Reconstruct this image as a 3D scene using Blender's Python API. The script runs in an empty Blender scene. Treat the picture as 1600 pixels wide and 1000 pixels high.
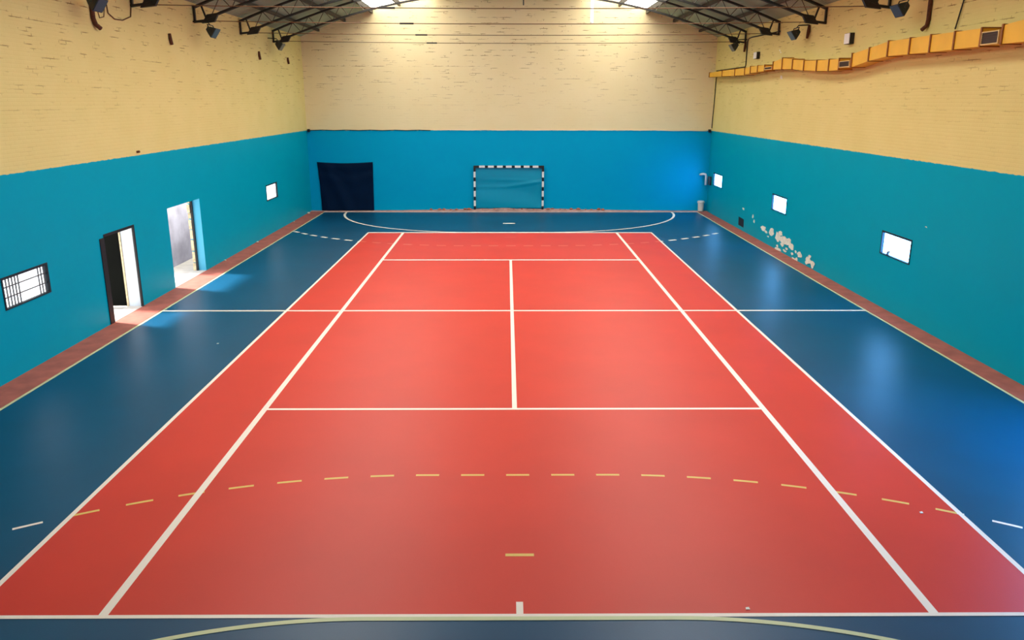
import bpy, bmesh, math, random
from mathutils import Vector, Matrix
random.seed(7)
S = bpy.context.scene
COL = S.collection

# ------------------------------------------------------------------ helpers
def lin(c):
    c = c / 255.0
    return c / 12.92 if c <= 0.04045 else ((c + 0.055) / 1.055) ** 2.4

def rgb(r, g, b):
    return (lin(r), lin(g), lin(b), 1.0)

def mat(name, color, rough=0.6, metal=0.0, spec=0.5, noise=0.0, nscale=4.0, bump=0.0, bscale=30.0):
    m = bpy.data.materials.new(name)
    m.use_nodes = True
    nt = m.node_tree
    b = nt.nodes['Principled BSDF']
    b.inputs['Base Color'].default_value = color
    b.inputs['Roughness'].default_value = rough
    b.inputs['Metallic'].default_value = metal
    b.inputs['Specular IOR Level'].default_value = spec
    tc = nt.nodes.new('ShaderNodeTexCoord')
    if noise:
        n = nt.nodes.new('ShaderNodeTexNoise')
        n.inputs['Scale'].default_value = nscale
        n.inputs['Detail'].default_value = 4
        nt.links.new(tc.outputs['Object'], n.inputs['Vector'])
        r = nt.nodes.new('ShaderNodeMapRange')
        r.inputs[1].default_value = 0.3
        r.inputs[2].default_value = 0.7
        r.inputs[3].default_value = 1 - noise
        r.inputs[4].default_value = 1 + noise
        nt.links.new(n.outputs['Fac'], r.inputs[0])
        h = nt.nodes.new('ShaderNodeHueSaturation')
        h.inputs['Color'].default_value = color
        nt.links.new(r.outputs[0], h.inputs['Value'])
        nt.links.new(h.outputs[0], b.inputs['Base Color'])
    if bump:
        n2 = nt.nodes.new('ShaderNodeTexNoise')
        n2.inputs['Scale'].default_value = bscale
        nt.links.new(tc.outputs['Object'], n2.inputs['Vector'])
        bp = nt.nodes.new('ShaderNodeBump')
        bp.inputs['Strength'].default_value = bump
        bp.inputs['Distance'].default_value = 0.02
        nt.links.new(n2.outputs['Fac'], bp.inputs['Height'])
        nt.links.new(bp.outputs[0], b.inputs['Normal'])
    return m

def emit(name, color, strength):
    m = bpy.data.materials.new(name)
    m.use_nodes = True
    nt = m.node_tree
    b = nt.nodes['Principled BSDF']
    b.inputs['Base Color'].default_value = (0.8, 0.8, 0.8, 1)
    b.inputs['Emission Color'].default_value = color
    b.inputs['Emission Strength'].default_value = strength
    return m

class MB:
    """collects faces for one mesh"""
    def __init__(self):
        self.v = []; self.f = []; self.m = []
    def face(self, pts, mi=0):
        i = len(self.v)
        self.v += [tuple(p) for p in pts]
        self.f.append(tuple(range(i, i + len(pts)))); self.m.append(mi)
    def hexa(self, a, b, mi=0):
        """a, b: two quads (4 points each), joined into a solid"""
        i = len(self.v)
        self.v += [tuple(p) for p in a] + [tuple(p) for p in b]
        for q in ((3, 2, 1, 0), (4, 5, 6, 7), (0, 1, 5, 4), (1, 2, 6, 5), (2, 3, 7, 6), (3, 0, 4, 7)):
            self.f.append(tuple(i + k for k in q)); self.m.append(mi)
    def box(self, x0, x1, y0, y1, z0, z1, mi=0):
        self.hexa([(x0, y0, z0), (x1, y0, z0), (x1, y1, z0), (x0, y1, z0)],
                  [(x0, y0, z1), (x1, y0, z1), (x1, y1, z1), (x0, y1, z1)], mi)
    def tube(self, pts, r, n=8, mi=0, cap=True):
        pts = [Vector(p) for p in pts]
        rr = r if isinstance(r, (list, tuple)) else [r] * len(pts)
        rings = []
        ref = None
        for k, p in enumerate(pts):
            d = (pts[min(k + 1, len(pts) - 1)] - pts[max(k - 1, 0)]).normalized()
            if ref is None:
                ref = Vector((0, 0, 1)) if abs(d.z) < 0.9 else Vector((1, 0, 0))
            u = d.cross(ref).normalized(); w = u.cross(d).normalized(); ref = w
            i = len(self.v)
            for j in range(n):
                a = 2 * math.pi * (j + 0.5) / n
                self.v.append(tuple(p + (u * math.cos(a) + w * math.sin(a)) * rr[k]))
            rings.append(i)
        for a, b in zip(rings, rings[1:]):
            for j in range(n):
                self.f.append((a + j, a + (j + 1) % n, b + (j + 1) % n, b + j)); self.m.append(mi)
        if cap:
            self.f.append(tuple(rings[0] + j for j in reversed(range(n)))); self.m.append(mi)
            self.f.append(tuple(rings[-1] + j for j in range(n))); self.m.append(mi)
    def bar(self, p, q, w, h, mi=0):
        """rectangular bar from p to q"""
        p = Vector(p); q = Vector(q); d = (q - p).normalized()
        ref = Vector((0, 1, 0)) if abs(d.y) < 0.9 else Vector((0, 0, 1))
        u = d.cross(ref).normalized() * h / 2; s = ref.cross(u.cross(d)).cross(ref)
        w_ = d.cross(u).normalized() * w / 2
        a = [p - u - w_, p + u - w_, p + u + w_, p - u + w_]
        b = [x + (q - p) for x in a]
        self.hexa(a, b, mi)
    def lathe(self, prof, c, n=20, mi=0):
        rings = []
        for r, z in prof:
            i = len(self.v)
            for j in range(n):
                a = 2 * math.pi * j / n
                self.v.append((c[0] + r * math.cos(a), c[1] + r * math.sin(a), c[2] + z))
            rings.append(i)
        for a, b in zip(rings, rings[1:]):
            for j in range(n):
                self.f.append((a + j, a + (j + 1) % n, b + (j + 1) % n, b + j)); self.m.append(mi)
        self.f.append(tuple(rings[0] + j for j in reversed(range(n)))); self.m.append(mi)
        self.f.append(tuple(rings[-1] + j for j in range(n))); self.m.append(mi)
    def build(self, name, mats, parent=None, smooth=False, fix=True, origin=None, merge=False):
        me = bpy.data.meshes.new(name)
        o_ = Vector(origin) if origin is not None else Vector((0, 0, 0))
        if parent is not None and origin is None:
            o_ = wl(parent)
        me.from_pydata([tuple(Vector(p) - o_) for p in self.v], [], self.f)
        if not isinstance(mats, (list, tuple)):
            mats = [mats]
        for m_ in mats:
            me.materials.append(m_)
        me.polygons.foreach_set('material_index', self.m)
        if fix or merge:
            bm = bmesh.new(); bm.from_mesh(me)
            if merge:
                bmesh.ops.remove_doubles(bm, verts=bm.verts, dist=1e-5)
            if fix:
                bmesh.ops.recalc_face_normals(bm, faces=bm.faces)
            bm.to_mesh(me); bm.free()
        if smooth:
            me.polygons.foreach_set('use_smooth', [True] * len(me.polygons))
        o = bpy.data.objects.new(name, me)
        COL.objects.link(o)
        if parent is not None:
            o.parent = parent
            o.location = o_ - wl(parent)
        else:
            o.location = o_
        return o

def wl(o):
    v = Vector(o.location)
    while o.parent is not None:
        o = o.parent; v += Vector(o.location)
    return v

def empty(name, loc):
    o = bpy.data.objects.new(name, None)
    o.empty_display_size = 0.2
    o.location = loc
    COL.objects.link(o)
    return o

def tag(o, label, cat, group=None):
    o['label'] = label; o['category'] = cat
    if group:
        o['group'] = group
    return o

def struct(o, label=None, cat=None):
    o['kind'] = 'structure'
    if label:
        o['label'] = label
    if cat:
        o['category'] = cat
    return o

def copy_tree(o, parent=None):
    c = o.copy(); COL.objects.link(c)
    if parent is not None:
        c.parent = parent
    for ch in list(o.children):
        copy_tree(ch, c)
    return c

# ------------------------------------------------------------------ dimensions (metres), origin = centre of the tennis court
XW = 9.1            # side walls
YB = 18.15          # back wall
YF = -20.6          # front wall (behind the viewer)
TH = 0.36           # wall thickness
ZE, RISE = 7.60, 1.98
BLUE_TOP = 3.62
def roof_z(x):
    return ZE + RISE * (1 - (x / XW) ** 2)

# ------------------------------------------------------------------ materials
def wall_mat(name, axis, CREAM_A, CREAM_B, BLUE_A, BLUE_B):
    """blue dado below, lime-washed brick above; axis: which object axis runs along the wall"""
    m = bpy.data.materials.new(name); m.use_nodes = True
    nt = m.node_tree; N = nt.nodes; Lk = nt.links
    b = N['Principled BSDF']
    b.inputs['Roughness'].default_value = 0.5
    b.inputs['Specular IOR Level'].default_value = 0.06
    tc = N.new('ShaderNodeTexCoord')
    sp = N.new('ShaderNodeSeparateXYZ'); Lk.new(tc.outputs['Object'], sp.inputs[0])
    cb = N.new('ShaderNodeCombineXYZ')
    Lk.new(sp.outputs[axis], cb.inputs[0]); Lk.new(sp.outputs['Z'], cb.inputs[1])
    # brick courses
    br = N.new('ShaderNodeTexBrick')
    br.inputs['Scale'].default_value = 1.0
    br.inputs['Mortar Size'].default_value = 0.012
    br.inputs['Mortar Smooth'].default_value = 0.6
    br.inputs['Brick Width'].default_value = 0.27
    br.inputs['Row Height'].default_value = 0.075
    br.inputs['Color1'].default_value = (1, 1, 1, 1)
    br.inputs['Color2'].default_value = (0.85, 0.85, 0.85, 1)
    br.inputs['Mortar'].default_value = (0, 0, 0, 1)
    Lk.new(cb.outputs[0], br.inputs['Vector'])
    # long dark open joints here and there
    n1 = N.new('ShaderNodeTexNoise'); n1.inputs['Scale'].default_value = 1.0; n1.inputs['Detail'].default_value = 3
    mp = N.new('ShaderNodeMapping'); mp.inputs['Scale'].default_value = (1.6, 9.0, 1)
    Lk.new(cb.outputs[0], mp.inputs['Vector']); Lk.new(mp.outputs[0], n1.inputs['Vector'])
    r1 = N.new('ShaderNodeMapRange')
    r1.inputs[1].default_value = 0.57; r1.inputs[2].default_value = 0.68
    Lk.new(n1.outputs['Fac'], r1.inputs[0])
    # more open joints high up
    hz = N.new('ShaderNodeMapRange')
    hz.inputs[1].default_value = 4.2; hz.inputs[2].default_value = 6.6; hz.inputs[3].default_value = 0.12; hz.inputs[4].default_value = 1.0
    Lk.new(sp.outputs['Z'], hz.inputs[0])
    mu = N.new('ShaderNodeMath'); mu.operation = 'MULTIPLY'
    Lk.new(br.outputs['Fac'], mu.inputs[0]); Lk.new(r1.outputs[0], mu.inputs[1])
    mu2 = N.new('ShaderNodeMath'); mu2.operation = 'MULTIPLY'
    Lk.new(mu.outputs[0], mu2.inputs[0]); Lk.new(hz.outputs[0], mu2.inputs[1])
    # blotchy lime wash
    n2 = N.new('ShaderNodeTexNoise'); n2.inputs['Scale'].default_value = 0.9; n2.inputs['Detail'].default_value = 5
    Lk.new(cb.outputs[0], n2.inputs['Vector'])
    cr = N.new('ShaderNodeMix'); cr.data_type = 'RGBA'
    cr.inputs[6].default_value = CREAM_A; cr.inputs[7].default_value = CREAM_B
    Lk.new(n2.outputs['Fac'], cr.inputs[0])
    jm = N.new('ShaderNodeMix'); jm.data_type = 'RGBA'
    jm.inputs[7].default_value = rgb(132, 98, 56)
    Lk.new(mu2.outputs[0], jm.inputs[0]); Lk.new(cr.outputs[2], jm.inputs[6])
    # blue paint
    bl = N.new('ShaderNodeMix'); bl.data_type = 'RGBA'
    bl.inputs[6].default_value = BLUE_A; bl.inputs[7].default_value = BLUE_B
    Lk.new(n2.outputs['Fac'], bl.inputs[0])
    # ragged painted edge
    n3 = N.new('ShaderNodeTexNoise'); n3.inputs['Scale'].default_value = 5.0
    Lk.new(cb.outputs[0], n3.inputs['Vector'])
    ma = N.new('ShaderNodeMath'); ma.operation = 'MULTIPLY_ADD'
    ma.inputs[1].default_value = 0.05; Lk.new(n3.outputs['Fac'], ma.inputs[0]); Lk.new(sp.outputs['Z'], ma.inputs[2])
    gt = N.new('ShaderNodeMath'); gt.operation = 'GREATER_THAN'; gt.inputs[1].default_value = BLUE_TOP + 0.025
    Lk.new(ma.outputs[0], gt.inputs[0])
    fm = N.new('ShaderNodeMix'); fm.data_type = 'RGBA'
    Lk.new(gt.outputs[0], fm.inputs[0]); Lk.new(bl.outputs[2], fm.inputs[6]); Lk.new(jm.outputs[2], fm.inputs[7])
    Lk.new(fm.outputs[2], b.inputs['Base Color'])
    ro = N.new('ShaderNodeMapRange'); ro.inputs[3].default_value = 0.42; ro.inputs[4].default_value = 0.85
    Lk.new(gt.outputs[0], ro.inputs[0]); Lk.new(ro.outputs[0], b.inputs['Roughness'])
    bp = N.new('ShaderNodeBump'); bp.inputs['Strength'].default_value = 0.18; bp.inputs['Distance'].default_value = 0.012
    bm_ = N.new('ShaderNodeMath'); bm_.operation = 'MULTIPLY'
    Lk.new(br.outputs['Fac'], bm_.inputs[0]); Lk.new(gt.outputs[0], bm_.inputs[1])
    bp.invert = True
    Lk.new(bm_.outputs[0], bp.inputs['Height']); Lk.new(bp.outputs[0], b.inputs['Normal'])
    return m

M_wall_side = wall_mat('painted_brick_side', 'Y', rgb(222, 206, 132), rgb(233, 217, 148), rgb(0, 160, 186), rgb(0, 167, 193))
M_wall_end_lit = wall_mat('painted_brick_end_lit', 'X', rgb(238, 220, 168), rgb(245, 230, 188), rgb(0, 164, 212), rgb(0, 170, 218))  # same paint as the sides, with bluer, brighter light mixed into its colours
M_daylit_blue_reveal = mat('daylit_blue_reveal', rgb(80, 190, 225), 0.5)  # the wall's blue, lightened in colour for the daylight falling on it
M_daylit_white_reveal = mat('daylit_white_reveal', rgb(222, 232, 238), 0.6, noise=.06)  # pale blue reveal whitened in colour for the daylight on it
M_floor_blue = mat('court_blue', rgb(0, 74, 110), 0.38, spec=.34, noise=0.10, nscale=0.6, bump=.03, bscale=60)
M_floor_red = mat('court_red', rgb(213, 54, 36), 0.46, spec=.36, noise=0.05, nscale=0.7, bump=.03, bscale=60)
M_kerb = mat('kerb_red', rgb(170, 92, 76), 0.7, noise=0.2, nscale=3)
M_kerb_back = mat('kerb_pink', rgb(178, 140, 132), 0.8, noise=0.25, nscale=3)
M_line = mat('line_white', rgb(250, 240, 226), 0.5)
M_line_y = mat('line_yellow', rgb(232, 196, 104), 0.5)
M_line_p = mat('line_worn', rgb(226, 110, 88), 0.5)
M_line_cream = mat('line_cream', rgb(206, 214, 168), 0.5)
M_plaster = mat('bare_plaster', rgb(238, 236, 222), 0.9, noise=.12, nscale=9)
M_concrete = mat('pale_concrete', rgb(205, 200, 192), 0.9, noise=.1)
M_alley = mat('lavender_plaster', rgb(158, 158, 178), 0.9, noise=.25, nscale=1.6)
M_black = mat('black_paint', rgb(20, 20, 22), 0.55)
M_dark = mat('dark_steel', rgb(42, 40, 36), 0.5, metal=.3, noise=.2, nscale=8)
M_rust = mat('rust', rgb(88, 48, 22), 0.85, noise=.35, nscale=20)
M_tan_web = mat('lattice_steel', rgb(92, 84, 72), 0.55, metal=.2, noise=.2, nscale=8)
M_purlin = mat('purlin_wood', rgb(70, 64, 50), 0.8, noise=.2, nscale=5)
M_white = mat('white_paint', rgb(240, 240, 236), 0.45)
M_wood = mat('old_wood', rgb(226, 206, 164), 0.8, noise=.3, nscale=14)
M_leafgreen = mat('dark_green_door', rgb(5, 7, 4), 0.8, spec=.1, noise=.2, nscale=3)
M_frame = mat('dark_window_frame', rgb(16, 34, 44), 0.6)
M_duct = mat('duct_yellow', rgb(240, 184, 48), 0.5, noise=.06, nscale=2)
M_duct_rib = mat('duct_flange', rgb(146, 84, 24), 0.6, noise=.2, nscale=8)
M_grille = mat('grille_dark', rgb(62, 34, 20), 0.6)
M_grille_frame = mat('grille_frame', rgb(226, 190, 120), 0.5)
M_navy = mat('navy_cloth', rgb(0, 26, 56), 0.75, spec=.1, noise=.1, nscale=3)
M_tarp = mat('blue_tarp', rgb(0, 156, 194), 0.32, spec=.35)
M_brick = mat('broken_brick', rgb(186, 104, 76), 0.9, noise=.3, nscale=12)
M_lamp_body = mat('lamp_grey', rgb(58, 64, 66), 0.4, metal=.4)
M_lamp_glass = mat('lamp_glass', rgb(62, 74, 80), 0.3, spec=.5)
M_cable = mat('black_cable', rgb(26, 24, 22), 0.6)
M_brown_cable = mat('brown_cable', rgb(104, 70, 34), 0.7)
M_bin = mat('bin_cream', rgb(226, 222, 210), 0.5)
M_paper = mat('paper', rgb(240, 236, 226), 0.8)
def steel_sheet():
    m = mat('roof_sheet', rgb(152, 168, 140), 0.6, metal=.0, noise=.12, nscale=.8)
    nt = m.node_tree; b = nt.nodes['Principled BSDF']
    tc = nt.nodes.new('ShaderNodeTexCoord')
    w = nt.nodes.new('ShaderNodeTexWave'); w.bands_direction = 'Y'; w.inputs['Scale'].default_value = 2.0
    nt.links.new(tc.outputs['Object'], w.inputs['Vector'])
    bp = nt.nodes.new('ShaderNodeBump'); bp.inputs['Strength'].default_value = .6; bp.inputs['Distance'].default_value = .04
    nt.links.new(w.outputs['Fac'], bp.inputs['Height']); nt.links.new(bp.outputs[0], b.inputs['Normal'])
    return m
M_roof = steel_sheet()
SKY_E = 6.9
WIN_E = 22.0
M_skylight_added = emit('added_skylight_sheet', (1.0, 0.965, 0.88, 1), SKY_E)
M_skylight_end = emit('dimmed_roof_sheet', (1.0, 0.965, 0.88, 1), SKY_E * .75)  # glow turned down to keep the back wall from burning out
M_pane = emit('daylit_pane', (0.14, 0.45, 1.0, 1), WIN_E)
M_pane_left = emit('daylit_pane_left', (0.92, 0.97, 1.0, 1), 2.2)

# stripes of the goal frame
def stripe_mat(name, axis, period, duty, phase):
    m = bpy.data.materials.new(name); m.use_nodes = True
    nt = m.node_tree; N = nt.nodes; b = N['Principled BSDF']; b.inputs['Roughness'].default_value = .4
    tc = N.new('ShaderNodeTexCoord'); sp = N.new('ShaderNodeSeparateXYZ'); nt.links.new(tc.outputs['Object'], sp.inputs[0])
    a = N.new('ShaderNodeMath'); a.operation = 'ADD'; a.inputs[1].default_value = phase + 100 * period
    nt.links.new(sp.outputs[axis], a.inputs[0])
    d = N.new('ShaderNodeMath'); d.operation = 'MODULO'; d.inputs[1].default_value = period
    nt.links.new(a.outputs[0], d.inputs[0])
    g = N.new('ShaderNodeMath'); g.operation = 'LESS_THAN'; g.inputs[1].default_value = duty * period
    nt.links.new(d.outputs[0], g.inputs[0])
    x = N.new('ShaderNodeMix'); x.data_type = 'RGBA'
    x.inputs[6].default_value = rgb(12, 22, 30); x.inputs[7].default_value = rgb(244, 246, 242)
    nt.links.new(g.outputs[0], x.inputs[0]); nt.links.new(x.outputs[2], b.inputs['Base Color'])
    return m

# ------------------------------------------------------------------ walls with openings
def side_wall(name, x, sgn, holes, extra=None):
    """wall in the plane x, outside towards sgn; holes: (y0,y1,z0,z1,reveal material index)"""
    mb = MB()
    ys = sorted({YF - TH, YB + TH} | {h[0] for h in holes} | {h[1] for h in holes})
    zs = sorted({0.0, ZE + .02} | {h[2] for h in holes} | {h[3] for h in holes})
    xo = x + sgn * TH
    def solid(yc, zc):
        return not any(h[0] < yc < h[1] and h[2] < zc < h[3] for h in holes)
    for a, b in zip(ys, ys[1:]):
        for c, d in zip(zs, zs[1:]):
            if solid((a + b) / 2, (c + d) / 2):
                q = [(x, a, c), (x, b, c), (x, b, d), (x, a, d)]
                mb.face(q if sgn < 0 else q[::-1], 0)
                q = [(xo, a, c), (xo, b, c), (xo, b, d), (xo, a, d)]
                mb.face(q[::-1] if sgn < 0 else q, 4)
    for y0, y1, z0, z1, mi in holes:
        mb.face([(x, y0, z0), (xo, y0, z0), (xo, y0, z1), (x, y0, z1)], mi)
        mb.face([(x, y1, z0), (x, y1, z1), (xo, y1, z1), (xo, y1, z0)], mi)
        mb.face([(x, y0, z1), (xo, y0, z1), (xo, y1, z1), (x, y1, z1)], mi)
        if z0 > 0.01:
            mb.face([(x, y0, z0), (x, y1, z0), (xo, y1, z0), (xo, y0, z0)], mi)
    mb.face([(x, ys[0], zs[-1]), (xo, ys[0], zs[-1]), (xo, ys[-1], zs[-1]), (x, ys[-1], zs[-1])], 0)
    if extra:
        extra(mb)
    return mb

D1 = (-1.05, 0.42, 0.0, 2.0, 2)
D2 = (2.45, 4.74, 0.0, 2.15, 1)
LW = [(-4.83, -3.35, 1.27, 1.86, 3), (11.32, 12.80, 1.27, 1.86, 3), (-12.9, -11.42, 1.27, 1.86, 3)]
RW = [(15.72, 17.22, 1.28, 1.85, 3), (7.57, 9.08, 1.27, 1.83, 3), (-0.80, 0.70, 1.29, 1.86, 3), (-10.6, -6.8, .9, 2.5, 3), (-17.2, -15.7, 1.28, 1.85, 3)]
mats_side = [M_wall_side, M_daylit_blue_reveal, M_daylit_white_reveal, M_frame, M_plaster, M_black]
struct(side_wall('wall_left', -XW, -1, [D1, D2] + LW).build('wall_left', mats_side, fix=False))

PATCHES = [(12.35, .86, .28, .09, 1), (11.1, .74, .16, .14, 1), (10.9, .58, .16, .12, 1), (9.75, .50, .55, .16, 0), (9.45, .42, .3, .08, 0),
           (8.85, .53, .5, .24, 0), (9.15, .30, .2, .05, 1), (8.2, .47, .45, .3, 0), (7.95, .60, .40, .16, 0), (7.55, .45, .85, .24, 0), (7.1, .46, .6, .26, 0),
           (6.78, .36, .5, .17, 0), (8.12, .15, .2, .09, 0), (7.65, .28, .35, .13, 0), (7.2, .22, .2, .09, 0), (8.05, .06, .6, .10, 0),
           (7.35, .12, .3, .08, 0), (6.65, .16, .2, .08, 0), (6.35, .27, .17, .08, 0), (6.0, .24, .42, .17, 0), (6.42, .03, .4, .06, 0), (6.2, .06, .2, .12, 0),
           (5.15, .34, .2, .13, 0), (5.22, .22, .48, .18, 0), (4.9, .19, .38, .15, 0), (5.35, .12, .2, .1, 0), (4.85, .1, .18, .1, 0)]
def right_extra(mb):
    rnd = random.Random(3)
    for q, (y, z, w, h, k) in enumerate(PATCHES):
        n = 11; pts = []
        for j in range(n):
            a = -2 * math.pi * j / n; r = rnd.uniform(.62, 1.12)
            pts.append((XW - .002 - .0006 * q, y + math.cos(a) * w * .62 * r, max(.006, z + math.sin(a) * h * .6 * r)))
        mb.face(pts[::-1], 4)
    # flat black patch painting the dark inside of a hole near the far corner
    mb.face([(XW - .003, 12.16, .15), (XW - .003, 12.20, .47), (XW - .003, 12.92, .49), (XW - .003, 12.90, .16)][::-1], 5)
    for y, z, w, h in ((9.62, 6.56, .10, .06), (9.5, 6.49, .10, .05), (9.22, 5.68, .22, .13), (-1.31, 2.24, .09, .03)):
        mb.face([(XW - .003, y - w / 2, z - h / 2), (XW - .003, y + w / 2, z - h * .3), (XW - .003, y + w / 2, z + h / 2), (XW - .003, y - w * .3, z + h * .4)], 4)
struct(side_wall('wall_right', XW, 1, RW, right_extra).build('wall_right', mats_side, fix=False))

def end_wall(name, y, sgn):
    mb = MB(); n = 28
    for k in range(n):
        a = -XW - TH + (2 * XW + 2 * TH) * k / n; b = -XW - TH + (2 * XW + 2 * TH) * (k + 1) / n
        za = roof_z(max(-XW, min(XW, a))); zb = roof_z(max(-XW, min(XW, b)))
        q = [(a, y, 0), (b, y, 0), (b, y, zb), (a, y, za)]
        mb.face(q if sgn > 0 else q[::-1])
        q = [(a, y + sgn * TH, 0), (b, y + sgn * TH, 0), (b, y + sgn * TH, zb), (a, y + sgn * TH, za)]
        mb.face(q[::-1] if sgn > 0 else q)
    return struct(mb.build(name, M_wall_end_lit, fix=False))
end_wall('wall_back', YB, 1)
end_wall('wall_front', YF, -1)

# ------------------------------------------------------------------ roof sheets and the two translucent strips, extended unseen for light
SK0, SK1 = 3.3, 5.9
SKY_Y0 = -9.5
def roof_strip(x0, x1, y0, y1, n, th=.03):
    mb = MB()
    for k in range(n):
        a = x0 + (x1 - x0) * k / n; b = x0 + (x1 - x0) * (k + 1) / n
        za, zb = roof_z(a), roof_z(b)
        mb.face([(a, y0, za), (a, y1, za), (b, y1, zb), (b, y0, zb)])
        mb.face([(a, y0, za + th), (b, y0, zb + th), (b, y1, zb + th), (a, y1, za + th)])
    return mb
mb = MB()
for x0, x1, y0, n in ((-XW - .5, -SK1, YF - .5, 10), (-SK0, SK0, YF - .5, 16), (SK1, XW + .5, YF - .5, 10)):
    s = roof_strip(x0, x1, y0, YB + .6, n)
    for f, m_ in zip(s.f, s.m):
        mb.face([s.v[i] for i in f], m_)
for x0, x1 in ((-SK1, -SK0), (SK0, SK1)):
    s = roof_strip(x0, x1, YF - .5, SKY_Y0, 8)
    for f in s.f:
        mb.face([s.v[i] for i in f])
struct(mb.build('ceiling', M_roof, fix=False))
SKY_YM = 13.7
for k, (x0, x1, y0, y1, mt, lb) in enumerate(((-SK1, -SK0, SKY_Y0, SKY_YM, M_skylight_added, None), (SK0, SK1, SKY_Y0, SKY_YM, M_skylight_added, None),  # these two strips are unseen, added to light the hall
        (-SK1, -SK0, SKY_YM, YB + .6, M_skylight_end, 'glowing translucent roof panel on the left slope against the back wall'),
        (SK0, SK1, SKY_YM, YB + .6, M_skylight_end, 'glowing translucent roof panel on the right slope against the back wall'))):
    s = roof_strip(x0, x1, y0, y1, 8)
    struct(s.build('window_%d' % (10 + k), mt, fix=False), lb, 'skylight')

# ------------------------------------------------------------------ floor with painted courts
XL, XR = -8.45, 8.60
mb = MB()
mb.face([(-XW - TH, YF - TH, 0), (XW + TH, YF - TH, 0), (XW + TH, YB + TH, 0), (-XW - TH, YB + TH, 0)], 0)
def rect(x0, x1, y0, y1, z, mi):
    mb.face([(x0, y0, z), (x1, y0, z), (x1, y1, z), (x0, y1, z)], mi)
rect(-5.485, 5.485, -11.885, 11.885, .002, 1)
LZ = .004
def vline(x, y0, y1, w, mi=2): rect(x - w / 2, x + w / 2, y0, y1, LZ, mi)
def hline(y, x0, x1, w, mi=2): rect(x0, x1, y - w / 2, y + w / 2, LZ + .0006, mi)
vline(-5.46, -11.93, 11.93, .065); vline(5.46, -11.93, 11.93, .065)
vline(-4.115, -11.9, 11.9, .095); vline(4.115, -11.9, 11.9, .095)
vline(0, -6.4, 6.4, .08)
hline(11.885, -5.485, 5.485, .17); hline(-11.885, -8.4, 8.5, .055)
hline(-6.4, -4.115, 4.115, .075); hline(6.4, -4.115, 4.115, .13)
hline(0, XL, XR, .10)
rect(-.035, .035, -11.87, -11.66, LZ, 2)
vline(XL, -20, 17.8, .06, 4); vline(XR, -20, 17.8, .06, 4)
hline(17.82, XL, XR, .10)
def arc_path(sy, cy, r, half, n=160):
    """list of points of a handball goal-area line; sy = +1 far end, -1 near end"""
    pts = []
    q = []
    for k in range(n + 1):
        a = math.pi / 2 * k / n
        q.append((-half - r * math.cos(a), cy - sy * r * math.sin(a)))
    pts = q + [(-x, y) for x, y in q[::-1]]
    return pts
def sweep(pts, w, mi, z):
    for k in range(len(pts) - 1):
        (x0, y0), (x1, y1) = pts[k], pts[k + 1]
        if abs(x0) > 8.5 or abs(x1) > 8.5: continue
        d = math.hypot(x1 - x0, y1 - y0)
        if d < 1e-6: continue
        def nrm(i):
            a = pts[max(0, i - 1)]; b = pts[min(len(pts) - 1, i + 1)]
            dx, dy = b[0] - a[0], b[1] - a[1]; l = math.hypot(dx, dy)
            return -dy / l * w / 2, dx / l * w / 2
        n0 = nrm(k); n1 = nrm(k + 1)
        mb.face([(x0 + n0[0], y0 + n0[1], z), (x0 - n0[0], y0 - n0[1], z), (x1 - n1[0], y1 - n1[1], z), (x1 + n1[0], y1 + n1[1], z)], mi)
sweep(arc_path(1, 17.9, 5.93, 1.5), .10, 2, LZ + .0003)
sweep(arc_path(-1, -17.86, 5.93, 1.5), .06, 5, LZ + .0012)
def dashes(sy, cy, r, half, period, dash, w, inner, outer, ph):
    pts = arc_path(sy, cy, r, half, 900)
    # walk from the middle outwards so that one dash is centred
    L = [0]
    for a, b in zip(pts, pts[1:]):
        L.append(L[-1] + math.hypot(b[0] - a[0], b[1] - a[1]))
    mid = L[-1] / 2
    def at(s):
        import bisect
        i = max(1, min(len(L) - 1, bisect.bisect(L, s)))
        t = (s - L[i - 1]) / max(1e-9, L[i] - L[i - 1])
        a, b = pts[i - 1], pts[i]
        return (a[0] + (b[0] - a[0]) * t, a[1] + (b[1] - a[1]) * t)
    for k in range(-22, 23):
        c = mid + k * period + ph
        if c - dash / 2 < 0 or c + dash / 2 > L[-1]: continue
        seg = [at(c - dash / 2 + dash * j / 4) for j in range(5)]
        if max(abs(p[0]) for p in seg) > 8.4: continue
        for p, q in zip(seg, seg[1:]):
            dx, dy = q[0] - p[0], q[1] - p[1]; l = math.hypot(dx, dy); nx, ny = -dy / l * w / 2, dx / l * w / 2
            on_red = abs((p[0] + q[0]) / 2) < 5.44
            mb.face([(p[0] + nx, p[1] + ny, LZ - .0008), (p[0] - nx, p[1] - ny, LZ - .0008), (q[0] - nx, q[1] - ny, LZ - .0008), (q[0] + nx, q[1] + ny, LZ - .0008)], inner if on_red else outer)
dashes(-1, -17.71, 8.9, 1.2, .612, .315, .05, 3, 2, .02)
dashes(1, 18.0, 9.0, 1.5, .612, .34, .14, 6, 2, .02)
rect(-.145, .175, -10.82, -10.765, LZ, 3)
rect(-.28, .22, 14.2, 14.4, LZ, 2)
rect(-.2, .2, 10.75, 10.81, LZ, 6)
floor = struct(mb.build('floor', [M_floor_blue, M_floor_red, M_line, M_line_y, M_line_cream, M_line_cream, M_line_p], fix=False))

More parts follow.
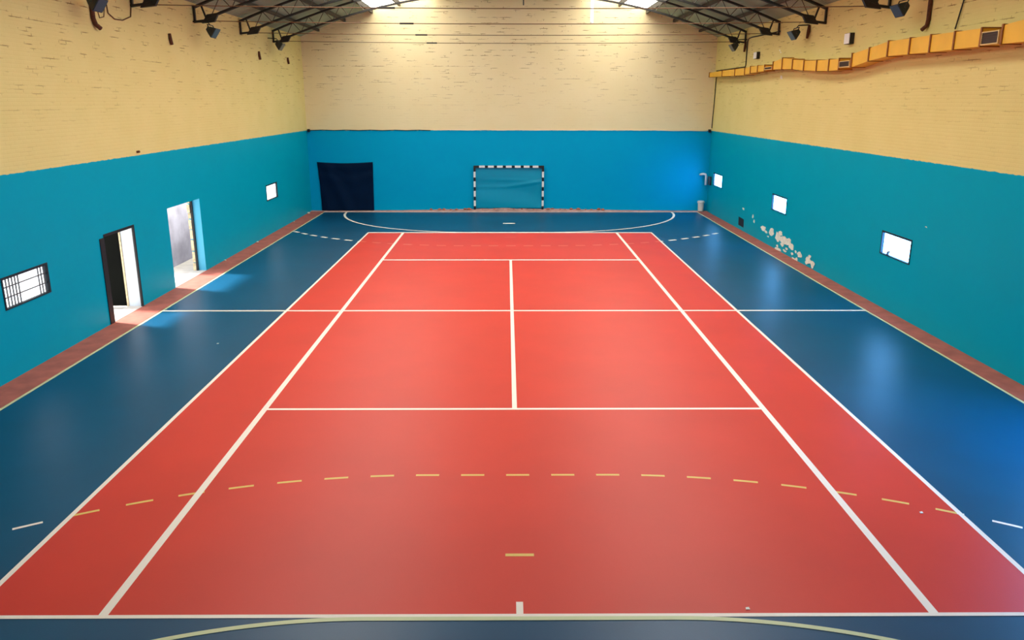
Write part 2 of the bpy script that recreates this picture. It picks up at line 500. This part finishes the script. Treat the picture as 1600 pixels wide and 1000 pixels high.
# kerb strips along the walls
mb = MB(); mb.box(-XW, XL - .03, YF, YB, 0, .012); struct(mb.build('trim_1', M_kerb))
mb = MB(); mb.box(XR + .03, XW, YF, YB, 0, .012); struct(mb.build('trim_2', M_kerb))
mb = MB(); rnd = random.Random(5)
xs = [-XW + (2 * XW) * k / 60 for k in range(61)]
prev = None
for x in xs:
    dam = math.exp(-((x - .4) / 4.0) ** 2)
    h = .03 + .10 * dam * rnd.uniform(.55, 1.0)
    f = 17.86 + .05 * dam * rnd.uniform(0, 1)
    cur = [(x, f, 0), (x, f + .04, h), (x, YB, h + .03 * dam), (x, YB, 0)]
    if prev:
        mb.hexa(prev, cur)
    prev = cur
struct(mb.build('trim_3', M_kerb_back))

# ------------------------------------------------------------------ windows
def window(n, sgn, hole, pane_mat, bars, label):
    y0, y1, z0, z1, _ = hole
    x = sgn * XW; e = empty('window_%d' % n, (x, (y0 + y1) / 2, z0))
    struct(e, label, 'window')
    fw = .045
    def bx(mb, d0, d1, a, b, c, d): 
        xa, xb = sorted((x + sgn * d0, x + sgn * d1)); mb.box(xa, xb, a, b, c, d)
    m = MB()
    bx(m, -.012, .05, y0, y1, z1 - fw, z1); bx(m, -.012, .05, y0, y1, z0, z0 + fw * .6)
    bx(m, -.012, .05, y0, y0 + fw, z0 + fw * .6, z1 - fw); bx(m, -.012, .05, y1 - fw, y1, z0 + fw * .6, z1 - fw)
    m.build('frame', M_frame, e)
    m = MB(); bx(m, .055, .07, y0, y1, z0, z1); m.build('pane', pane_mat, e)
    if bars:
        for a, b in bars[0]:
            m = MB(); yy = y0 + (y1 - y0) * a
            m.tube([(x + sgn * .035, yy, z0 + fw * .6), (x + sgn * .035, yy, z1 - fw)], .015, 6); m.build('vertical_bar', M_bar, e)
        for c in bars[1]:
            m = MB(); zz = z0 + (z1 - z0) * c
            m.tube([(x + sgn * .035, y0 + fw, zz), (x + sgn * .035, y1 - fw, zz)], .013, 6); m.build('horizontal_bar', M_bar, e)
    return e
M_bar = mat('pale_bar', rgb(96, 96, 96), 0.5)
vb = [(k / 16, 0) for k in (1, 2, 3, 4, 5, 6, 13, 14, 15)]
window(1, -1, LW[0], M_pane_left, (vb, (.34, .66)), 'bright barred window in the left wall, nearest of the two in view')
window(2, -1, LW[1], M_pane_left, None, 'small bright window in the left wall near the back corner')
window(3, 1, RW[0], M_pane, None, 'bright window in the right wall beside the back corner')
window(4, 1, RW[1], M_pane, None, 'bright window above the peeling plaster in the right wall')
window(5, 1, RW[2], M_pane, None, 'largest looking bright window in the right wall, nearest one in view')
window(6, 1, RW[3], M_pane, None, None)  # unseen, enlarged window added to tint the near right floor blue
window(7, 1, RW[4], M_pane, None, None)  # unseen window added to light the near end of the hall
window(8, -1, LW[2], M_pane_left, None, None)  # unseen left window, also added for light

# things on the sill of the nearest right window
m = MB()
m.tube([(XW + .03, .36, 1.315), (XW + .03, .34, 1.37), (XW + .028, .25, 1.41)], [.03, .035, .012], 8)
tag(m.build('rag', mat('grey_rag', rgb(110, 112, 120), .8), origin=(XW + .03, .36, 1.315), smooth=True), 'small grey rag caught at the bottom of the nearest right window', 'rag')

# ------------------------------------------------------------------ doorways
def door1():
    e = struct(empty('door_1', (-XW, (D1[0] + D1[1]) / 2, 0)), 'open doorway with dark leaf and daylit reveal in the left wall, nearer of the two', 'door')
    m = MB(); xo = -XW - TH
    m.box(xo - .92, xo - .01, D1[1] - .03, D1[1] + .015, .03, 1.98)
    m.build('leaf', M_leafgreen, e)
    m = MB(); m.tube([(xo - .82, D1[1] - .06, 1.0), (xo - .82, D1[1] - .06, 1.12)], .012, 6); m.build('handle', M_dark, e)
    m = MB()
    m.box(xo - .02, xo + .03, D1[1] - .028, D1[1] - .001, .0, 2.0)
    m.build('jamb', M_wood, e)
    m = MB()                                     # black edging around the opening on the hall side
    m.box(-XW - .03, -XW + .012, D1[1] - .03, D1[1] + .035, 0, 2.03)
    m.box(-XW - .03, -XW + .012, D1[0], D1[1] - .03, 1.97, 2.03)
    m.build('architrave', M_black, e)
    m = MB(); m.box(-XW + .003, -XW + .02, D1[0] - .2, D1[0] - .005, .015, 1.96); m.build('shade_strip', M_black, e)  # dark strip added to stand in for soft shade beside the opening
    m = MB(); m.box(-XW - TH, -XW, D1[0], D1[1], 0, .02); m.build('threshold', M_concrete, e)
def door2():
    e = struct(empty('door_2', (-XW, (D2[0] + D2[1]) / 2, 0)), 'wide open doorway with daylit blue reveal and view of a pale yard wall', 'door')
    xo = -XW - TH
    m = MB(); m.box(-XW - .27, -XW - .215, D2[1] - .06, D2[1] - .001, .02, 2.13); m.build('jamb', M_black, e)
    m = MB(); rnd = random.Random(9)
    z = .02
    while z < 2.1:                               # broken outer edge of the brickwork
        h = rnd.uniform(.12, .34); d = rnd.uniform(.03, .10)
        m.box(-XW - TH, -XW - .275, D2[1] - d, D2[1] - .001, z, min(2.13, z + h)); z += h + rnd.uniform(.02, .05)
    m.build('broken_edge', M_wood, e)
    m = MB(); m.box(-XW - TH, -XW, D2[0], D2[1], 0, .02); m.build('threshold', M_concrete, e)
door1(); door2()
# yard outside the left doors
m = MB(); m.face([(-30, -25, -.01), (-XW - TH, -25, -.01), (-XW - TH, 26, -.01), (-30, 26, -.01)]); struct(m.build('ground', M_concrete, fix=False))
m = MB(); m.box(-10.5, -10.3, 4.6, 14, -.01, 2.12); struct(m.build('wall_yard', M_alley))

# ------------------------------------------------------------------ roof trusses (arched lattice girders with a tie rod)
def top_z(x): return 7.46 + 1.86 * (1 - (x / XW) ** 2)
def bot_z(x): return top_z(x) - .44
def truss(y, label):
    t = empty('roof_truss', (0, y, 7.1)); tag(t, label, 'truss', 'arched lattice roof trusses')
    xs = [-9.08 + 18.16 * k / 40 for k in range(41)]
    m = MB()
    for s in (-.045, .045):
        for a, b in zip(xs, xs[1:]): m.bar((a, y + s, top_z(a)), (b, y + s, top_z(b)), .035, .06)
    m.build('top_chord', M_dark, t)
    xb = [-8.72 + 17.44 * k / 40 for k in range(41)]
    m = MB()
    for s in (-.045, .045):
        for a, b in zip(xb, xb[1:]): m.bar((a, y + s, bot_z(a)), (b, y + s, bot_z(b)), .035, .06)
    m.build('bottom_chord', M_dark, t)
    m = MB(); n = 56
    nodes = []
    for k in range(n + 1):
        x = -8.6 + 17.2 * k / n
        nodes.append((x, y, bot_z(x) if k % 2 == 0 else top_z(x)))
    for a, b in zip(nodes, nodes[1:]): m.tube([a, b], .014, 5)
    m.build('lattice_web', M_tan_web, t)
    for s in (-1, 1):
        m = MB()
        m.bar((s * 9.06, y, 7.06), (s * 9.06, y, top_z(9.06)), .07, .05)
        m.bar((s * 9.09, y, 7.08), (s * 8.68, y, 7.13), .09, .06)
        m.bar((s * 8.72, y, 7.12), (s * 8.86, y, top_z(8.86)), .06, .04)
        m.hexa([(s * 8.86, y - .05, 7.04), (s * 8.5, y - .05, 7.08), (s * 8.35, y - .05, bot_z(8.35) + .02), (s * 8.70, y - .05, bot_z(8.70) + .10)],
               [(s * 8.86, y + .05, 7.04), (s * 8.5, y + .05, 7.08), (s * 8.35, y + .05, bot_z(8.35) + .02), (s * 8.70, y + .05, bot_z(8.70) + .10)])
        m.build('end_bracket', M_dark, t)
    def rz(x): return 7.11 - .07 * (1 - (x / 8.7) ** 2)
    m = MB(); m.tube([(-8.7 + 17.4 * k / 16, y, rz(-8.7 + 17.4 * k / 16)) for k in range(17)], .011, 6); m.build('tie_rod', M_brown_cable, t)
    m = MB(); m.tube([(-3.2, y, rz(3.2)), (-2.8, y, rz(2.8))], .026, 8); m.build('turnbuckle', M_dark, t)
    return t
for y, lb in ((1.7, 'arched lattice roof truss nearest the front with tie rod'), (5.7, 'arched lattice roof truss second from the front with tie rod'),
              (9.8, 'arched lattice roof truss second from the back wall with tie rod'), (13.7, 'arched lattice roof truss closest to the back wall with tie rod')):
    truss(y, lb)

PX = [8.30, 7.15, 5.95, 4.75]
names = ['lowest', 'second', 'third', 'fourth']
for s in (-1, 1):
    for k, x in enumerate(PX):
        m = MB(); h = roof_z(x) - top_z(x) - .035
        sl = -2 * RISE * x / XW ** 2
        dz = .05 * abs(sl)
        m.box(s * x - .045, s * x + .045, YF + .02, YB - .01, roof_z(x) - h, roof_z(x + .05) - .004)
        tag(m.build('purlin', M_purlin, origin=(s * x, 0, roof_z(x) - h)), 'long dark roof purlin on the %s slope, %s above the eaves' % ('left' if s < 0 else 'right', names[k]), 'purlin', 'roof purlins')

# ------------------------------------------------------------------ floodlights under the eaves
def floodlight(loc, sgn, label, tilt=.6):
    e = empty('floodlight', loc); tag(e, label, 'floodlight', 'floodlights under the eaves')
    L = Vector(loc)
    c, s_ = math.cos(tilt), math.sin(tilt)
    def P(u, v, w):                               # u along the hall, v forward (into the hall), w up: tilted down
        return L + Vector((-sgn * (v * c + w * s_), u, w * c - v * s_))
    m = MB()
    a = [P(-.13, 0, -.09), P(.13, 0, -.09), P(.13, 0, .09), P(-.13, 0, .09)]
    b = [P(-.21, .17, -.15), P(.21, .17, -.15), P(.21, .17, .15), P(-.21, .17, .15)]
    m.hexa(a, b)
    a2 = [P(-.08, -.09, -.05), P(.08, -.09, -.05), P(.08, -.09, .05), P(-.08, -.09, .05)]
    m.hexa(a2, a)
    m.build('housing', M_lamp_body, e)
    m = MB()
    m.hexa([P(-.19, .171, -.13), P(.19, .171, -.13), P(.19, .171, .13), P(-.19, .171, .13)], [P(-.19, .182, -.13), P(.19, .182, -.13), P(.19, .182, .13), P(-.19, .182, .13)])
    m.build('glass', M_lamp_glass, e)
    m = MB()
    top = L + Vector((sgn * .12, 0, .16))
    m.tube([P(-.22, .08, 0), L + Vector((0, -.22, .13)), L + Vector((0, .22, .13)), P(.22, .08, 0)], .014, 6)
    wx = sgn * (XW - .0)
    m.tube([L + Vector((0, 0, .13)), (L.x + sgn * .05, L.y, L.z + .2), (wx, L.y, L.z + .22)], .018, 6)
    m.build('mounting_arm', M_dark, e)
    return e
floodlight((-8.62, 5.62, 6.86), -1, 'dark floodlight on the left wall below the middle truss end')
floodlight((-8.72, 13.05, 6.95), -1, 'dark floodlight high on the left wall close to the back corner')
floodlight((-8.70, -.95, 6.90), -1, 'dark floodlight at the top edge of the view above the rusty left pipe')
floodlight((8.66, .10, 6.93), 1, 'grey floodlight on the right wall beside the rusty drain pipe, nearest one')
floodlight((8.72, 7.05, 6.93), 1, 'small blue grey floodlight on the right wall between two truss ends')
floodlight((8.66, 13.55, 6.97), 1, 'dark floodlight high on the right wall close to the back corner')

# ------------------------------------------------------------------ rusty pipes and pegs on the side walls
def pipe(name, pts, r, mt, label, cat, group=None, n=8):
    m = MB(); m.tube(pts, r, n)
    return tag(m.build(name, mt, origin=pts[0], smooth=True), label, cat, group)
pipe('drain_pipe', [(-9.06, -.30, 7.35), (-9.06, -.30, 6.62), (-9.05, -.24, 6.5), (-9.0, -.14, 6.42)], .05, M_rust, 'rusty brown pipe stub hanging under the eaves, left wall', 'pipe')
pipe('drain_pipe', [(9.06, -.26, 7.40), (9.06, -.28, 6.62), (9.05, -.26, 6.5), (9.0, -.16, 6.42)], .045, M_rust, 'rusty dark pipe stub hanging under the eaves beside the grey floodlight, right wall', 'pipe')
for (x, y, z0, z1, lb) in ((-9.06, 3.78, 6.62, 6.34, 'rusty iron peg alone on the cream left wall, nearest of three'),
                           (-9.06, 11.7, 6.62, 6.34, 'rusty iron peg on the left wall, middle of three'),
                           (-9.06, 15.62, 6.60, 6.36, 'rusty iron peg on the left wall, closest to the back corner'),
                           (9.05, 6.95, 7.14, 6.75, 'rusty iron stub above the yellow duct beside the blue grey floodlight'),
                           (9.05, 13.62, 7.1, 6.74, 'rusty iron stub under the truss end in the back right corner')):
    s = 1 if x > 0 else -1
    pipe('iron_peg', [(x, y - .02, z0), (x, y, (z0 + z1) / 2), (x - s * .015, y + .03, z1)], [.035, .05, .035] if x > 0 else [.035, .045, .04], M_rust, lb, 'peg', 'rusty iron pegs')
# wires
pipe('loose_wire', [(-9.084, .3, 7.35), (-9.084, .44, 7.02), (-9.084, .47, 6.80), (-9.084, .75, 6.70), (-9.084, 1.15, 6.71), (-9.084, 1.6, 6.83), (-9.084, 1.68, 7.06)], .014, M_brown_cable, 'brown wire hanging in a loop on the upper left wall', 'wire', n=6)
pipe('loose_wire', [(-9.09, .05, 7.2), (-9.09, -.02, 6.85), (-9.09, .06, 6.66), (-9.09, .26, 6.70), (-9.09, .34, 6.9)], .012, M_brown_cable, 'short wire loop close beside the rusty left pipe', 'wire', n=6)
pipe('power_cable', [(9.07, -1.70, 7.45), (9.07, -1.62, 6.95), (9.07, -1.50, 6.6), (9.06, -1.43, 6.33)], .016, M_cable, 'thin black cable dropping to the yellow duct, right wall', 'cable', n=6)
pipe('conduit', [(9.08, 9.7, 7.17), (9.08, 12.9, 7.22), (9.08, 13.30, 7.2), (9.08, 13.42, 7.1), (9.08, 13.45, 6.25), (9.08, 13.5, 6.18), (9.08, 15.0, 6.18), (9.08, 17.72, 6.18)], .022, M_cable, 'black bent conduit on the right wall dropping from the truss end to the yellow duct', 'conduit', n=6)
pipe('corner_cable', [(9.078, 17.80, 6.2), (9.078, 17.85, 5.6), (9.078, 17.9, 4.8), (9.078, 18.0, 4.2), (9.078, 18.04, 3.74)], .02, M_cable, 'black cable running down the back right corner from the duct end to the blue paint', 'cable', n=6)
pipe('wall_cable', [(-8.94 + 5.4 * k / 10, 18.13, 3.63 + (.012 if k % 2 else -.008)) for k in range(11)], .014, M_dark, 'thin dark cable along the blue paint edge, left half of back wall', 'cable', n=6)
pipe('wall_cable', [(-3.4 + 12.3 * k / 16, 18.13, 3.635 + (.01 if k % 2 else -.006) - .03 * max(0, k - 12) / 4) for k in range(17)], .012, M_bin, 'thin pale cable along the blue paint edge, right half of back wall', 'cable', n=6)
for x, lb in ((-9.0, 'small black cable clamp in the back left corner'), (9.0, 'small black cable clamp in the back right corner')):
    m = MB(); m.box(x - .05, x + .05, 18.04, YB + .004, 3.55, 3.68); m.box(x - .02, x + .02, 17.98, 18.04, 3.59, 3.64)
    tag(m.build('cable_clamp', M_black, origin=(x, 18.1, 3.55)), lb, 'clamp')
# hanging white tube
m = MB(); m.tube([(3.125, 13.62, 9.16), (3.125, 13.62, 7.78)], .055, 10)
t = m.build('hanging_tube', emit('lit_tube', (1, .97, .9, 1), 1.6), origin=(3.125, 13.62, 7.78), smooth=True); tag(t, 'lit white tube lamp hanging from the roof in front of the back wall', 'tube')
m = MB(); m.tube([(3.125, 13.62, 7.765), (3.125, 13.62, 7.81)], .06, 10); m.build('end_cap', M_white, t)

m = MB(); m.tube([(.44, 9.8, 8.93), (.44, 9.8, 7.99)], .022, 8)
tag(m.build('hanging_rod', M_dark, origin=(.44, 9.8, 7.99)), 'short dark rod hanging at the middle of the roof, top edge', 'rod')
# ------------------------------------------------------------------ wall boxes
def wall_box(y0, y1, z0, z1, d, label):
    e = empty('wall_speaker', (XW, (y0 + y1) / 2, z0)); tag(e, label, 'speaker', 'white boxes on the right wall')
    m = MB(); m.box(XW - d, XW - .001, y0, y1, z0, z1); m.build('cabinet', M_black, e)
    m = MB(); m.box(XW - d - .02, XW - d, y0 + .01, y1 - .01, z0 + .01, z1 - .01); m.build('front_panel', M_white, e)
wall_box(3.62, 3.96, 6.38, 6.66, .12, 'white fronted wall box above the middle of the yellow duct')
wall_box(11.8, 12.15, 6.4, 6.64, .12, 'small white fronted wall box near the back, above the yellow duct')

# ------------------------------------------------------------------ yellow ventilation duct
XD = XW - .36
DB = [(17.7, 6.10, 5.92), (15.55, 6.11, 5.89), (13.65, 6.10, 5.86), (12.32, 6.09, 5.85), (11.6, 6.12, 5.89), (10.75, 6.11, 5.90), (9.95, 6.10, 5.91),
      (9.06, 6.16, 5.92), (8.15, 6.24, 5.90), (7.18, 6.15, 5.87), (6.18, 6.07, 5.79), (5.15, 6.03, 5.74), (4.25, 6.01, 5.71), (3.55, 6.00, 5.72),
      (2.75, 6.08, 5.75), (1.77, 6.16, 5.86), (.78, 6.25, 5.92), (-.26, 6.24, 5.91), (-1.14, 6.24, 5.90), (-2.07, 6.23, 5.90), (-3.0, 6.22, 5.90),
      (-3.66, 6.22, 5.90), (-4.9, 6.31, 5.89), (-6.1, 6.31, 5.89)]
GR = {6, 13, 20}
duct = empty('ventilation_duct', (XD, 17.7, 5.9)); tag(duct, 'long yellow sectioned ventilation duct snaking along the upper right wall', 'duct')
def ring(y, zt, zb, dx=0.0, dz=0.0):
    return [(XD - dx, y, zb - dz), (XW - .002, y, zb - dz), (XW - .002, y, zt + dz), (XD - dx, y, zt + dz)]
for k, ((ya, ta, ba), (yb, tb, bb)) in enumerate(zip(DB, DB[1:])):
    if k in GR:
        m = MB(); yc = yb + (ya - yb) * .12
        zt = min(ta, tb) - .07; zb = max(ba, bb) + .01
        m.hexa(ring(ya, zt, zb), ring(yc, zt, zb)); m.build('grille_section', M_duct, duct)
        m = MB(); m.hexa(ring(yc, zt, zb), ring(yb, tb, bb)); m.build('reducer', M_duct_rib, duct)
        m = MB()
        for (a, b, c, d) in ((yc + .005, ya - .03, zt - .02, zt - .002), (yc + .005, ya - .03, zb + .002, zb + .024), (yc + .005, yc + .03, zb + .024, zt - .02), (ya - .045, ya - .03, zb + .024, zt - .02)):
            m.box(XD - .022, XD - .001, a, b, c, d)
        g = m.build('grille', M_grille_frame, duct)
        m = MB(); m.box(XD - .006, XD - .001, yc + .03, ya - .045, zb + .024, zt - .02)
        n = 6
        for j in range(n):
            z = zb + .035 + (zt - zb - .065) * j / (n - 1); m.box(XD - .016, XD - .006, yc + .03, ya - .045, z - .006, z + .006)
        m.build('louvre', M_grille, g)
    else:
        m = MB(); m.hexa(ring(ya, ta, ba), ring(yb, tb, bb)); m.build('duct_section', M_duct, duct)
for k, (y, zt, zb) in enumerate(DB):
    m = MB(); w = .045
    # flange: a square collar slightly proud of the sheet metal
    for a, b, c, d in ((XD - .025, XD - .001, zb - .014, zt + .02), ):
        m.box(a, b, y - w / 2, y + w / 2, c, d)
    m.box(XD - .001, XW - .003, y - w / 2, y + w / 2, zt + .001, zt + .02)
    m.box(XD - .001, XW - .003, y - w / 2, y + w / 2, zb - .014, zb - .001)
    m.build('flange', M_duct_rib, duct)

# ------------------------------------------------------------------ goal
def goal():
    Y = 18.03; g = empty('handball_goal', (-.03, Y, .06)); tag(g, 'black and white striped handball goal against the blue back wall', 'goal')
    mp = stripe_mat('goal_stripe_post', 'Z', .433, .6, .243)
    mc = stripe_mat('goal_stripe_bar', 'X', .405, .65, .131)
    for x in (-1.585, 1.525):
        m = MB(); m.box(x - .045, x + .045, Y - .045, Y + .045, .06, 1.87); m.build('post', mp, g)
        sx = 1 if x < 0 else -1; xa, xb = sorted((x - sx * .045, x + sx * .17))
        m = MB(); m.box(x - .045, x + .045, Y - .045, Y + .045, 1.87, 2.075); m.box(min(x + sx * .045, x + sx * .17), max(x + sx * .045, x + sx * .17), Y - .045, Y + .045, 1.985, 2.075); m.build('corner_joint', M_black, g)
    m = MB(); m.box(-1.415, 1.355, Y - .045, Y + .045, 1.985, 2.075); m.build('crossbar', mc, g)
    m = MB()
    nx, nz = 44, 30
    def P(i, j):
        x = -1.54 + 3.02 * i / nx; z = .16 + 1.82 * j / nz
        u = i / nx; v = j / nz
        yy = .02 * math.sin(9 * v + 2.5 * u * u) + .035 * math.exp(-((v - (.52 + .16 * max(0, u - .45) ** 1.0 * 1.6)) / .03) ** 2) * (.3 + u) \
            + .02 * math.exp(-((v - .72 + .05 * u) / .02) ** 2) * math.sin(math.pi * u)
        return (x, Y + .055 + .03 * math.sin(math.pi * u) - yy, z)
    for i in range(nx):
        for j in range(nz):
            m.face([P(i, j), P(i + 1, j), P(i + 1, j + 1), P(i, j + 1)])
    m.build('tarp', M_tarp, g, smooth=True, fix=False, merge=True)
goal()

# ------------------------------------------------------------------ navy cloth on the back wall
m = MB(); nx, nz = 48, 44
def CP(i, j):
    u = i / nx; v = j / nz                       # v = 0 top
    xl = -8.72 + .10 * v + .03 * math.sin(3 * v); xr = -6.19 - .03 * v
    x = xl + (xr - xl) * u
    sag = .055 * math.sin(math.pi * u) * (1 - v)
    z = 2.23 - sag - 2.19 * v
    d = .03 + .05 * math.sin(math.pi * min(1, u * 1.3)) * v
    f = .028 * math.sin(16 * (u - .55 * v) + 2 * v) * math.exp(-((u - .22 - .25 * v) / .28) ** 2)
    f += .02 * math.sin(20 * (v + .35 * (u - .5) ** 2)) * math.exp(-((v - .2) / .25) ** 2)
    f += .05 * math.exp(-((u - .08 - .14 * max(0, v - .6)) / .05) ** 2) * max(0, v - .5)
    return (x, YB - .03 - d - max(-.02, f), z)
for i in range(nx):
    for j in range(nz):
        m.face([CP(i, j), CP(i, j + 1), CP(i + 1, j + 1), CP(i + 1, j)])
cl = m.build('hanging_cloth', M_navy, origin=(-7.45, YB - .05, .04), smooth=True, fix=False, merge=True)
sol = cl.modifiers.new('thickness', 'SOLIDIFY'); sol.thickness = .006
tag(cl, 'dark navy cloth hung over the blue back wall at its left end', 'cloth')

# ------------------------------------------------------------------ back right corner: bin and bent pipe
b = empty('bin', (8.78, 17.93, .012)); tag(b, 'small cream bin standing on the floor in the back right corner', 'bin')
m = MB(); m.lathe([(.11, .0), (.125, .02), (.135, .36), (.13, .37)], (8.78, 17.93, .03), 20); m.build('body', M_bin, b, smooth=False)
m = MB(); m.lathe([(.155, .0), (.165, .02), (.165, .07), (.14, .10), (.04, .11)], (8.78, 17.93, .4), 20); m.build('lid', M_bin, b)
pipe('bent_pipe', [(8.72, 18.17, 1.66), (8.72, 17.95, 1.70), (8.80, 17.9, 1.72), (8.90, 17.9, 1.70), (8.93, 17.9, 1.62), (8.93, 17.9, 1.22)], .05, M_white, 'white bent pipe low in the back right corner beside the window', 'pipe')
m = MB(); m.box(9.0, XW - .001, 17.55, 17.85, 1.25, 1.62); tag(m.build('switch_box', M_lamp_body, origin=(9.05, 17.7, 1.25)), 'grey switch box between the bent pipe and the far right window', 'box')

# ------------------------------------------------------------------ rubble, chips, scraps
rnd = random.Random(21)
def chunk(name, c, r, mt, label, cat, group):
    bm = bmesh.new(); bmesh.ops.create_icosphere(bm, subdivisions=1, radius=1)
    sx, sy, sz = r * rnd.uniform(.8, 1.5), r * rnd.uniform(.6, .9), r * rnd.uniform(.45, .8)
    lo = 0
    for v in bm.verts:
        k = rnd.uniform(.75, 1.2); v.co = Vector((v.co.x * sx * k, v.co.y * sy * k, v.co.z * sz * k)); lo = min(lo, v.co.z)
    for v in bm.verts: v.co.z -= lo
    me = bpy.data.meshes.new(name); bm.to_mesh(me); bm.free(); me.materials.append(mt)
    o = bpy.data.objects.new(name, me); o.location = c; COL.objects.link(o)
    return tag(o, label, cat, group)
for k in range(28):
    x = -3.7 + 8.2 * (k + rnd.uniform(.3, .7)) / 28
    if min(abs(x + 1.585), abs(x - 1.525)) < .2: continue
    inside = -1.8 < x < 1.75
    chunk('brick_fragment', (x, 17.93 if inside else rnd.uniform(17.95, 18.02), .078 * math.exp(-((x - .4) / 4.0) ** 2) + .02), rnd.uniform(.03, .05) if inside else rnd.uniform(.04, .085), M_brick,
          'broken brick fragment lying on the crumbled kerb along the back wall', 'rubble', 'brick fragments along the back wall')
for (x, y, r, lb) in ((-9.02, 17.2, .06, 'white plaster chip at the foot of the left wall, beside the back corner'),
                      (-9.02, 14.6, .05, 'white plaster chip at the foot of the left wall, second from the back'),
                      (-9.03, 9.6, .045, 'white plaster chip at the foot of the left wall below its far window'),
                      (-9.03, 6.2, .04, 'white plaster chip at the foot of the left wall past the wide doorway')):
    chunk('plaster_chip', (x, y, .012), r, M_plaster, lb, 'chip', 'plaster chips along the left wall')
for (x, y, lb) in ((-6.17, -2.71, 'tiny white scrap on the left blue floor'), (4.99, -9.87, 'tiny pale scrap on the right red alley'), (2.28, -11.79, 'tiny white scrap on the red floor by the near baseline')):
    m = MB(); m.hexa([(x - .02, y - .018, .005), (x + .022, y - .012, .005), (x + .018, y + .02, .006), (x - .015, y + .016, .006)],
                     [(x - .02, y - .018, .011), (x + .022, y - .012, .009), (x + .018, y + .02, .014), (x - .015, y + .016, .012)])
    tag(m.build('paper_scrap', M_paper, origin=(x, y, .005)), lb, 'scrap')
m = MB(); m.tube([(-9.11, 1.1, 3.70), (-9.03, 1.1, 3.71)], .03, 8); tag(m.build('nail_head', M_rust, origin=(-9.09, 1.1, 3.7)), 'rusty nail on the edge of the blue paint, left wall', 'nail')

# ------------------------------------------------------------------ light
W = bpy.data.worlds.new('sky'); S.world = W; W.use_nodes = True
bg = W.node_tree.nodes['Background']
bg.inputs[0].default_value = (.84, .89, 1.0, 1); bg.inputs[1].default_value = 2.4     # hazy bright sky
sun = bpy.data.lights.new('sun', 'SUN'); sun.energy = 13.0; sun.angle = math.radians(9.0); sun.color = (1, .96, .9)
so = bpy.data.objects.new('sun', sun); COL.objects.link(so)
d = Vector((math.cos(math.radians(49)) * .95, -math.cos(math.radians(49)) * .31, -math.sin(math.radians(49))))
so.rotation_euler = d.to_track_quat('-Z', 'Y').to_euler(); so.location = (-20, 0, 20)

# ------------------------------------------------------------------ camera (solved from the court lines)
F, PI_, YA, RO = 1247.0285, 0.267879, 0.00687265, 0.00112396
fw = Vector((math.sin(YA) * math.cos(PI_), math.cos(YA) * math.cos(PI_), -math.sin(PI_)))
r = fw.cross(Vector((0, 0, 1))).normalized(); u = r.cross(fw)
r2 = math.cos(RO) * r + math.sin(RO) * u; u2 = -math.sin(RO) * r + math.cos(RO) * u
cam = bpy.data.cameras.new('camera'); cam.sensor_width = 36; cam.lens = F / 1600 * 36
co = bpy.data.objects.new('camera', cam); COL.objects.link(co)
M = Matrix((r2, u2, -fw)).transposed().to_4x4(); M.translation = Vector((-0.128437, -18.712597, 4.904720))
co.matrix_world = M
S.camera = co
S.view_settings.view_transform = 'Standard'; S.view_settings.look = 'None'
S.view_settings.exposure = 0.0; S.view_settings.gamma = 1.0
S.view_settings.use_curve_mapping = False
S.cycles.use_denoising = True
S.cycles.max_bounces = 8
